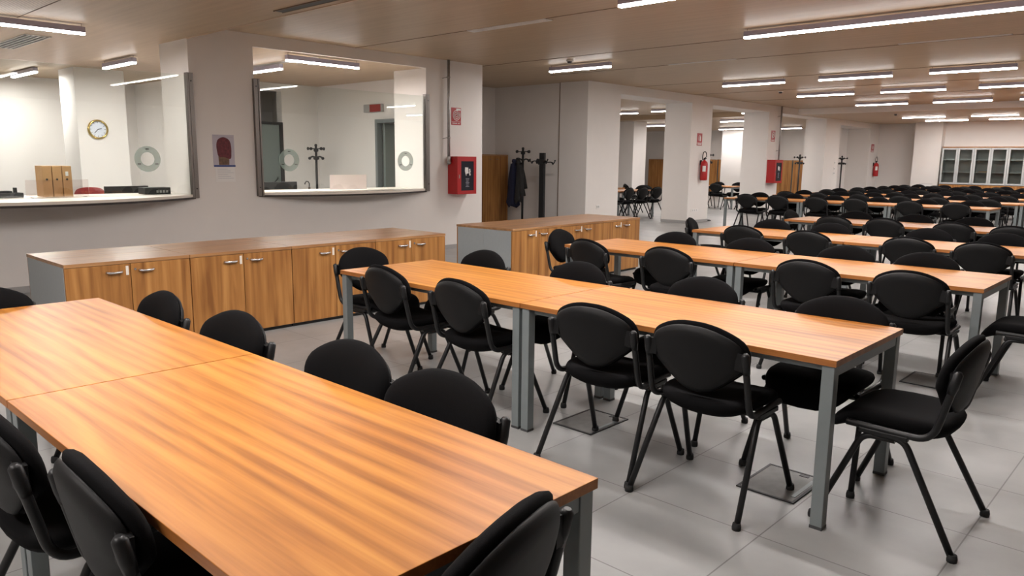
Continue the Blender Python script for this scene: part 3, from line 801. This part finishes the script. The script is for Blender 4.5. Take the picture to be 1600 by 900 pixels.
# slab coat stand with wide post
t = thing('panel_coat_stand', 'black coat stand with a broad flat post, right one in the recess', 'coat stand', (-10.66, 12.3, 0))
obj('post', box(new(), -.065, .065, -.03, .03, .02, 1.68, .004), M['black'], t)
obj('base', box(new(), -.2, .2, -.2, .2, 0, .02, .004), M['black'], t)
for s in (-1, 1):
    for k, (z, dy) in enumerate(((1.50, -.03), (1.48, .03))):
        b = new(); pts = [(s*.05, dy, z), (s*.16, dy*3, z+.01), (s*.22, dy*4, z-.02), (s*.245, dy*4, z+.035)]
        tube(b, pts, .011, 8, bend=.02); ball(b, (s*.245, dy*4, z+.04), .018); ball(b, (s*.20, dy*3.6, z-.035), .016)
        tube(b, [(s*.16, dy*3, z+.01), (s*.20, dy*3.6, z-.035)], .009, 6)
        obj('hook', b, M['black'], t)
obj('cross_piece', prism(new(), [(-.15, 1.50), (-.11, 1.56), (.06, 1.53), (.15, 1.52), (.13, 1.47), (-.13, 1.45)], -.05, -.03, 'Y'), M['black'], t)
def coat(x, y, rz, m, label, wtop, wbot, zt, zb, depth, seed):
    rnd = random.Random(seed); b = new(); seg = 28; nz = 16; R = []
    ph = [rnd.uniform(0, 6.3) for _ in range(4)]
    for i in range(nz+1):
        t_ = i/nz; z = zt+(zb-zt)*t_
        wx = wtop+(wbot-wtop)*t_**.85; wy = depth*(.45+.55*t_)
        ring_ = []
        for k in range(seg):
            a = 2*PI*k/seg
            f = 1+.13*t_*math.sin(5*a+ph[0]+t_*2)+.07*t_*math.sin(9*a+ph[1]-t_)
            zz = z + (.05*math.sin(2*a+ph[2])+.03*math.sin(5*a+ph[3]))*t_
            ring_.append(b.verts.new((wx*math.cos(a)*f, wy*math.sin(a)*f, zz)))
        R.append(ring_)
    for p, q in zip(R, R[1:]):
        for k in range(seg):
            f = b.faces.new((p[k], p[(k+1) % seg], q[(k+1) % seg], q[k])); f.smooth = True
    b.faces.new(R[0]); b.faces.new(R[-1][::-1])
    o = thing('hanging_coat', label, 'coat', (x, y, 0), rz, 'coats on the recess stand')
    obj('body', b, m, o)
    for s in (-1, 1):
        pts = [(s*(wtop+.01), .02, zt-.06), (s*(wbot*.62), .04, zt-.35), (s*(wbot*.95), .05, zb+.10)]
        q = new(); P = smooth_path(pts, .2, 6); n_ = len(P)
        tube(q, P, [.045+.012*math.sin(3*i/n_) for i in range(n_)], 10)
        obj('sleeve', q, m, o)
    q = new(); lathe(q, [(.035, zt-.03), (.05, zt-.01), (.045, zt+.03), (.03, zt+.045)], seg=14); obj('collar', q, m, o)
coat(-11.36, 12.17, .25, M['navy'], 'navy coat hanging on the left of the recess coat stand', .035, .15, 1.50, .56, .08, 3)
coat(-11.18, 12.12, -.5, M['charcoal'], 'charcoal jacket hanging on the front of the recess coat stand', .035, .12, 1.48, .66, .07, 8)
coat(-11.42, 12.36, .5, M['charcoal'], 'charcoal coat hanging behind the navy one in the recess', .04, .17, 1.53, .80, .07, 12)

# ------------------------------------------------------------------ fire equipment
def hose_cabinet(x, v, z0, z1, wd, dep, label, pipe_v):
    t = thing('fire_hose_cabinet', label, 'fire hose cabinet', (x, v, z0), 0, 'red fire hose cabinets')
    H = z1-z0
    obj('case', box(new(), 0, dep-.012, 0, wd, 0, H, .004), M['red'], t)
    b = box(new(), dep-.012, dep, 0, .085, 0, H); box(b, dep-.012, dep, wd-.06, wd, 0, H); box(b, dep-.012, dep, .085, wd-.06, 0, .06); box(b, dep-.012, dep, .085, wd-.06, H-.08, H)
    d = obj('door', b, M['red'], t)
    obj('pane', box(new(), dep-.010, dep-.004, .085, wd-.06, .06, H-.08), M['darkpane'], d, 'dark glazed pane')
    xx = dep-.0035; c = (wd+.02)/2
    b = new()
    prism(b, [(c-.05, H-.18), (c-.055, H-.24), (c-.04, H-.30), (c+.0, H-.285), (c+.03, H-.28), (c+.025, H-.235), (c+.02, H-.185)], xx, xx+.002, 'X')
    prism(b, [(c-.035, H-.30), (c-.015, H-.30), (c-.03, H-.325)], xx, xx+.002, 'X')
    for k in range(4): cyl(b, (xx, c+.055+(k % 2)*.006, H-.22-k*.028), .015, .002, 12, 'X')
    obj('pictogram', b, M['white'], d, 'white hand and hose pictogram')
    b = new()
    for k in range(7):
        a_ = .02+.008*(k % 3); box(b, xx, xx+.0015, c-.05+a_*.6, c+.065-a_, H-.375-k*.022, H-.368-k*.022)
    obj('instruction_lines', b, M['print'], d)
    obj('latch', box(new(), dep, dep+.008, .03, .045, H*.42, H*.52), M['chrome'], d)
    p = thing('standpipe', 'galvanised pipe running from ceiling down to %s' % ('the nearest red hose cabinet' if v < 12 else 'the far red hose cabinet'), 'pipe', (x, pipe_v, 0), 0, 'pipes above the hose cabinets')
    zt = HI
    b = tube(new(), [(.075, 0, zt-.001), (.075, 0, z1-.02)], .024, 14); lathe(b, [(.03, z1-.10), (.036, z1-.085), (.036, z1-.01), (.03, z1)], (.075, 0, 0), 14)
    ball(b, (.075, .005, z1-.10), .04, 12)
    obj('pipe', b, M['galv'], p)
    b = new()
    for z in (2.86, 1.88):
        lathe(b, [(.028, z-.012), (.031, z-.012), (.031, z+.012), (.028, z+.012)], (.075, 0, 0), 14); tube(b, [(0, -.07, z-.02), (.05, -.03, z), (.075, -.028, z)], .005, 6); tube(b, [(0, 0, z), (.05, 0, z)], .006, 6)
    obj('pipe_clamp', b, M['galv'], p)
hose_cabinet(XW, 8.75, .945, 1.575, .44, .24, 'red fire hose cabinet on the window wall under the spiral sign', 8.705)
hose_cabinet(XP, 21.17, .95, 1.61, .50, .25, 'red fire hose cabinet on the third pier, beyond the extinguisher', 21.75)
def sign(x, v0, v1, z0, z1, label, kind):
    t = thing('fire_sign', label, 'sign', (x, 0, 0), 0, 'red fire signs')
    obj('plate', box(new(), .0005, .004, v0, v1, z0, z1), M['signred'], t)
    W_, H = v1-v0, z1-z0; cx = (v0+v1)/2; b = new()
    if kind == 'spiral':
        cz = z0+H*.58; pts = []
        for k in range(70):
            a = k/69*2*PI*3.1; r = .01+a/(2*PI*3.1)*W_*.36
            pts.append((.006, cx+r*math.cos(a), cz+r*1.08*math.sin(a)))
        tube(b, pts, .0055, 6)
        box(b, .004, .006, cx-.0, v1-.01, z1-.045, z1-.012)
        box(b, .004, .006, v0+.005, v1-.01, z0+H*.175, z0+H*.19)
        for k in range(9):
            if k != 6: box(b, .004, .006, v0+.02+k*.019, v0+.034+k*.019, z0+H*.07, z0+H*.12)
    elif kind == 'hose':
        cz = z0+H*.62; seg = 24
        pts = [(.006, cx+W_*.26*math.cos(2*PI*k/seg), cz+H*.24*math.sin(2*PI*k/seg)) for k in range(seg+1)]
        tube(b, pts, .012, 6); box(b, .004, .006, cx-.02, cx+.02, cz-.02, cz+.02); box(b, .004, .006, cx-W_*.32, cx-W_*.22, z0+H*.28, cz)
        box(b, .004, .006, v0, v1, z0+H*.2, z0+H*.215); box(b, .004, .006, v0+.03, v1-.03, z0+H*.06, z0+H*.13)
    else:
        prism(b, [(cx+.0, z0+.11*1), (cx+.055, z0+.11), (cx+.055, z0+H*.68), (cx+.04, z0+H*.78), (cx+.015, z0+H*.78), (cx, z0+H*.68)], .004, .006, 'X')
        tube(b, [(.006, cx+.03, z0+H*.78), (.006, cx-.0, z0+H*.86), (.006, cx-.05, z0+H*.74), (.006, cx-.05, z0+H*.4)], .006, 6, bend=.03)
        box(b, .004, .006, v0+.012, v1-.012, z0+.06, z0+.07); box(b, .004, .006, v0+.03, v1-.03, z0+.02, z0+.045)
    obj('print', b, M['white'], t, 'white pictogram and text strip')
sign(XW, 8.83, 9.05, 2.10, 2.385, 'red sign with white spiral above the nearest hose cabinet', 'spiral')
sign(XP, 17.15, 17.40, 1.93, 2.23, 'red extinguisher sign on the second pier', 'ext')
sign(XP, 21.32, 21.58, 2.13, 2.44, 'red hose sign on the third pier', 'hose')
sign(XP, 29.75, 30.05, 1.95, 2.24, 'red extinguisher sign on the far niche wall', 'ext')
def extinguisher(v, label):
    t = thing('fire_extinguisher', label, 'fire extinguisher', (XP+.11, v, 1.07), 0, 'wall-hung fire extinguishers')
    obj('cylinder', lathe(new(), [(.075, 0), (.088, .02), (.09, .05), (.09, .40), (.075, .455), (.03, .49), (.022, .51)], seg=24), M['red'], t)
    obj('valve', box(lathe(new(), [(.024, .50), (.024, .54), (.015, .56)], seg=12), -.02, .05, -.012, .012, .545, .56), M['black'], t)
    b = tube(new(), [(0, .01, .55), (.01, .09, .60)], .008, 6); tube(b, [(0, .01, .53), (.01, .08, .545)], .008, 6)
    obj('lever', b, M['black'], t)
    pts = [(0, -.02, .52), (.0, -.09, .50), (0, -.10, .60), (0, -.06, .70), (0, .03, .72), (0, .09, .66), (0, .10, .58)]
    obj('hose', tube(new(), pts, .011, 8, bend=.06), M['black'], t)
    b = new(); seg = 10
    for za, zb, a0, a1 in ((.22, .36, -1.5, -.6),):
        A = []; B = []
        for k in range(seg+1):
            a = a0+(a1-a0)*k/seg; A.append(b.verts.new((.0915*math.cos(a), .0915*math.sin(a), za))); B.append(b.verts.new((.0915*math.cos(a), .0915*math.sin(a), zb)))
        for k in range(seg): b.faces.new((A[k], A[k+1], B[k+1], B[k]))
    obj('label_sticker', b, M['white'], t, 'pale label sticker')
    obj('wall_bracket', box(new(), -.109, -.08, -.03, .03, .38, .5), M['black'], t)
extinguisher(17.38, 'red fire extinguisher hanging on the second pier')
extinguisher(30.12, 'red fire extinguisher hanging on the wall beside the far niche')

# sockets, switches, hatch
def plate(x, v, z, w_, h, label, name='wall_socket', cat='socket', m='white'):
    t = thing(name, label, cat, (x, v, z), 0, 'small wall plates')
    obj('cover_plate', box(new(), .0005, .01, -w_/2, w_/2, -h/2, h/2, .002), M[m], t)
    b = new()
    for k in (-1, 0, 1): box(b, .010, .012, k*w_*.28-.008, k*w_*.28+.008, -.02, .02)
    obj('socket_insert', b, M['skirt'], t)
plate(XP, 13.13, .56, .12, .08, 'white socket plate low on the first wide pier')
plate(XP, 17.2, .32, .34, .07, 'white triple socket plate low on the extinguisher pier')
for k, z in enumerate((1.55, 1.35, 1.2)): plate(XP, 26.3, z, .12 if k else .07, .1, 'white wall switch right of the third opening, %s' % ('uppermost', 'middle', 'lowest')[k], 'wall_switch', 'switch')
t = thing('wall_hatch', 'white access hatch low on the bright far column', 'hatch', (-7.85, 29.75, .72))
obj('hatch_door', box(new(), -.2, .2, -.012, 0, -.12, .12, .003), M['white'], t)
obj('hatch_rim', box(box(new(), -.21, .21, -.016, -.001, .12, .132), -.21, .21, -.016, -.001, -.132, -.12), M['skirt'], t)

# floor boxes
for i, (cx, cy, lb) in enumerate([(-2.60, 3.48, 'steel floor box under the second table row, left of the middle'), (-1.41, 3.43, 'steel floor box under the right end of the second table row'),
                                  (-1.41, 5.89, 'steel floor box under the right end of the third table row'), (-2.60, 5.9, 'steel floor box under the middle of the third table row')]):
    t = thing('floor_box', lb, 'floor box', (cx, cy, 0), 0, 'floor boxes under the tables')
    b = box(new(), -.14, .14, -.185, -.173, 0, .006); box(b, -.14, .14, .173, .185, 0, .006); box(b, -.14, -.128, -.173, .173, 0, .006); box(b, .128, .14, -.173, .173, 0, .006)
    obj('rim', b, M['black'], t)
    obj('lid', box(new(), -.128, .128, -.173, .173, 0, .004), M['boxmetal'], t)
    obj('cable_outlet', box(new(), .03, .075, .14, .165, .004, .006), M['black'], t)
    obj('lid_handle', box(new(), .10, .12, -.12, .12, .004, .006), M['frame'], t)

# ------------------------------------------------------------------ notice on the pier
t = thing('posted_notice', 'paper notice with a dark red head picture pinned between the windows', 'notice', (XW, 4.80, 1.40), 0)
obj('sheet', box(new(), .0005, .002, -.15, .145, 0, .41), M['lilac'], t)
h = catmull([(0, .38), (-.075, .35), (-.10, .28), (-.095, .20), (-.075, .13), (0, .12), (.085, .10), (.10, .17), (.10, .27), (.075, .345)], 3)
obj('neck_picture', prism(new(), [(-.075, .02), (.065, .02), (.07, .14), (-.08, .15)], .002, .003, 'X'), M['neck'], t)
obj('head_picture', prism(new(), h, .003, .004, 'X'), M['skin_red'], t)
obj('blue_bar', box(new(), .002, .004, -.145, .15, -.005, .018), M['blue'], t)
b = box(new(), .002, .003, -.14, -.07, .395, .40)
box(b, .002, .003, -.14, .13, .378, .381)
obj('heading_lines', b, M['print'], t)
t = thing('posted_sheet', 'white printed sheet pinned below the head notice', 'notice', (XW, 4.80, 1.20), 0)
obj('sheet', box(new(), .0005, .002, -.13, .14, 0, .19), M['white'], t)
b = new()
for k in range(6): box(b, .002, .003, -.10, .04+.04*((k*7) % 3), .165-k*.024, .168-k*.024)
obj('text_lines', b, M['print'], t)

# ------------------------------------------------------------------ office contents
t = thing('wall_clock', 'round brass rimmed wall clock on the office column', 'clock', (-14.3, 4.83, 1.965))
seg = 40
b = new(); R = []
for rr, x in ((.165, 0), (.165, .03), (.15, .045), (.135, .04), (.135, .012)):
    R.append([b.verts.new((x, rr*math.cos(2*PI*k/seg), rr*math.sin(2*PI*k/seg))) for k in range(seg)])
for p, q in zip(R, R[1:]):
    for k in range(seg): b.faces.new((p[k], p[(k+1) % seg], q[(k+1) % seg], q[k])).smooth = True
obj('rim', b, M['gold'], t)
d = obj('dial', cyl(new(), (.002, 0, 0), .137, .012, 40, 'X'), M['dial'], t)
b = new()
for k in range(12):
    a = k*PI/6; c, s = math.cos(a), math.sin(a)
    tube(b, [(.0155, .105*c, .105*s), (.0155, .125*c, .125*s)], .004, 4)
obj('hour_mark', b, M['black'], d)
def hand(a, l, r): return tube(new(), [(.017, 0, 0), (.017, math.sin(a)*l, math.cos(a)*l)], r, 5)
obj('hour_hand', hand(math.radians(75), .06, .006), M['black'], t); obj('minute_hand', hand(math.radians(222), .085, .0045), M['black'], t)

XC = XW-.25      # things standing on the counter behind the glass
CT = 1.046
for i, (v, lb) in enumerate([(2.78, 'leftmost'), (2.885, 'middle'), (2.99, 'rightmost')]):
    t = thing('file_box', 'upright kraft cardboard file box on the counter, %s of three' % lb, 'file box', (XC, v, CT), 0, 'cardboard file boxes on the counter')
    obj('box_body', box(new(), -.26, 0, -.048, .048, 0, .355, .003), M['card'], t)
    obj('finger_hole', cyl(new(), (0, -.005, .2), .012, .002, 14, 'X'), M['black'], t)
    if i == 2: obj('spine_label', box(new(), 0, .0015, -.018, .012, .24, .29), M['white'], t)
def screen(v0, v1, h, lb):
    t = thing('acrylic_screen', lb, 'screen', (XC+.12, v0, CT), 0, 'acrylic screens on the counters')
    obj('sheet', box(new(), 0, .006, 0, v1-v0, .002, h), M['acryl'], t)
    b = new()
    for y in (.05, v1-v0-.05): box(b, -.04, .05, y-.012, y+.012, 0, .006); 
    obj('foot', b, M['acryl'], t)
screen(2.52, 3.17, .20, 'low clear acrylic screen in front of the file boxes')
t = thing('notice_board_panel', 'plain pale pink panel standing behind the right window', 'panel', (XC-.1, 6.64, CT))
obj('panel_sheet', box(new(), 0, .006, 0, .68, .0, .225), mat('pale_pink_card', (.72, .60, .58), .6), t)
obj('panel_edge', box(new(), -.006, 0, 0, .68, 0, .01), M['counter'], t)
t = thing('desk_printer', 'black desktop device at the left end of the counter behind glass', 'printer', (XC, 2.25, CT))
obj('body', box(new(), -.2, 0, -.28, .28, 0, .055, .006), M['grey'], t)
b = box(new(), -.16, -.04, -.2, .18, .055, .075, .005); obj('paper_tray', b, M['black'], t)
b = box(new(), -.1, -.05, .2, .23, .055, .11); obj('side_knob', b, M['black'], t)
t = thing('card_reader', 'black box with grey buttons at the right of the left counter', 'device', (XC, 4.02, CT))
obj('body', box(new(), -.22, 0, -.16, .16, 0, .085, .004), M['black'], t)
b = new()
for k in range(4): box(b, 0, .003, -.02+k*.04, .005+k*.04, .02, .05)
obj('buttons', b, M['galv'], t)
def monitor(x, v, w_, zc, lb, rz=0):
    t = thing('computer_monitor', lb, 'monitor', (x, v, .72), rz, 'office monitors')
    H = zc-.72
    obj('screen_housing', box(new(), -.015, .02, -w_/2, w_/2, H-.32, H, .006), M['black'], t)
    obj('stand_neck', box(new(), -.03, -.015, -.03, .03, .02, H-.1), M['black'], t)
    obj('stand_base', box(new(), -.12, .1, -.12, .12, 0, .018, .003), M['black'], t)
def desk(x0, x1, v0, v1, lb):
    t = thing('office_desk', lb, 'desk', (0, 0, 0), 0, 'office desks')
    obj('desk_top', box(new(), x0, x1, v0, v1, .69, .72, .002), M['counter'], t)
    for x in (x0+.05, x1-.05):
        for y in (v0+.05, v1-.05): obj('leg', box(new(), x-.025, x+.025, y-.025, y+.025, 0, .69), M['frame'], t)
desk(-11.3, -10.55, 1.4, 4.2, 'white office desk behind the left reception window')
desk(-11.35, -10.6, 5.35, 8.2, 'white office desk behind the right reception window')
monitor(-10.8, 3.95, .56, 1.125, 'black computer monitor behind the left window, only its top edge showing')
monitor(-10.85, 6.27, .56, 1.15, 'black computer monitor behind the right window')
t = thing('office_chair', 'red office chair behind the left window, only its back showing', 'chair', (-11.9, 3.85, 0))
obj('backrest', pad(new(), catmull([(-.22, .72), (-.2, 1.0), (-.1, 1.07), (.1, 1.07), (.2, 1.0), (.22, .72), (0, .66)], 4), lambda u, w_, d: (d, u, w_), lambda r: .03*(1-r**4)+.003, lambda r: -.02*(1-r**4)-.003), M['redlens'], t)
obj('seat', box(new(), .02, .46, -.23, .23, .45, .52, .02), M['redlens'], t)
b = tube(new(), [(.24, 0, .05), (.24, 0, .45)], .03, 12); tube(b, [(.05, 0, .47), (-.04, 0, .5), (-.03, 0, .75)], .014, 8, bend=.05)
obj('column', b, M['black'], t)
for k in range(5):
    a = 2*PI*k/5; l = obj('base_arm', tube(new(), [(.24, 0, .09), (.24+.27*math.cos(a), .27*math.sin(a), .065)], .016, 8), M['black'], t)
    obj('castor', ball(new(), (.24+.27*math.cos(a), .27*math.sin(a), .03), .03), M['black'], l)
t = thing('umbrella', 'black walking umbrella with a curved handle behind the right window', 'umbrella', (-10.75, 6.72, .72))
pts = [(0, 0, .02), (0, .0, .36), (0, .0, .40), (0, -.02, .43), (0, -.05, .435), (0, -.075, .41), (0, -.08, .385)]
obj('handle', tube(new(), pts[1:], .009, 8), M['black'], t)
obj('furled_canopy', lathe(new(), [(.005, 0), (.014, .03), (.028, .2), (.018, .33), (.009, .36)], seg=12), M['black'], t)
# doors of the office
d = bpy.data.objects.new('door_1', None); COL.objects.link(d); d['kind'] = 'structure'; d['label'] = 'grey metal framed door in the far office wall'; d['category'] = 'door'
b = box(new(), -12.05, -11.98, 9.0, 9.12, 0, 2.26); box(b, -11.27, -11.2, 9.0, 9.12, 0, 2.26); box(b, -11.98, -11.27, 9.0, 9.12, 2.19, 2.26)
obj('door_frame', b, M['frame'], d)
lf = obj('door_leaf', box(box(new(), -11.93, -11.88, 9.1, 9.9, .01, 2.18), -11.88, -11.86, 9.1, 9.9, .1, 2.1), M['doorgrey'], d)
obj('handle', tube(new(), [(-11.86, 9.75, 1.05), (-11.80, 9.75, 1.05), (-11.80, 9.62, 1.05)], .01, 8, bend=.02), M['chrome'], lf)
d = bpy.data.objects.new('door_2', None); COL.objects.link(d); d['kind'] = 'structure'; d['label'] = 'grey door with push bar at the back of the office'; d['category'] = 'door'
b = box(new(), -14.16, -14.08, 7.45, 7.50, 0, 2.22); box(b, -14.16, -14.08, 8.17, 8.24, 0, 2.22); box(b, -14.16, -14.08, 7.50, 8.17, 2.17, 2.22)
obj('door_frame', b, M['black'], d)
lf = obj('door_leaf', box(new(), -14.15, -14.11, 7.50, 8.17, .01, 2.17, .002), M['doorgrey'], d)
obj('push_bar', tube(box(new(), -14.11, -14.06, 7.52, 7.56, .98, 1.10), [(-14.11, 8.1, 1.12), (-14.04, 8.06, 1.10), (-14.04, 7.95, 1.0), (-14.04, 7.52, 1.0)], .014, 8), M['black'], lf)
t = thing('exit_sign', 'red and grey illuminated emergency sign box on the office wall', 'emergency sign', (-12.12, 9.08, 2.47))
obj('case', box(new(), -.30, .27, -.07, 0, -.075, .075, .01), M['skirt'], t)
obj('red_lens', box(new(), -.08, .25, -.085, -.07, -.068, .068, .004), M['redlens'], t)
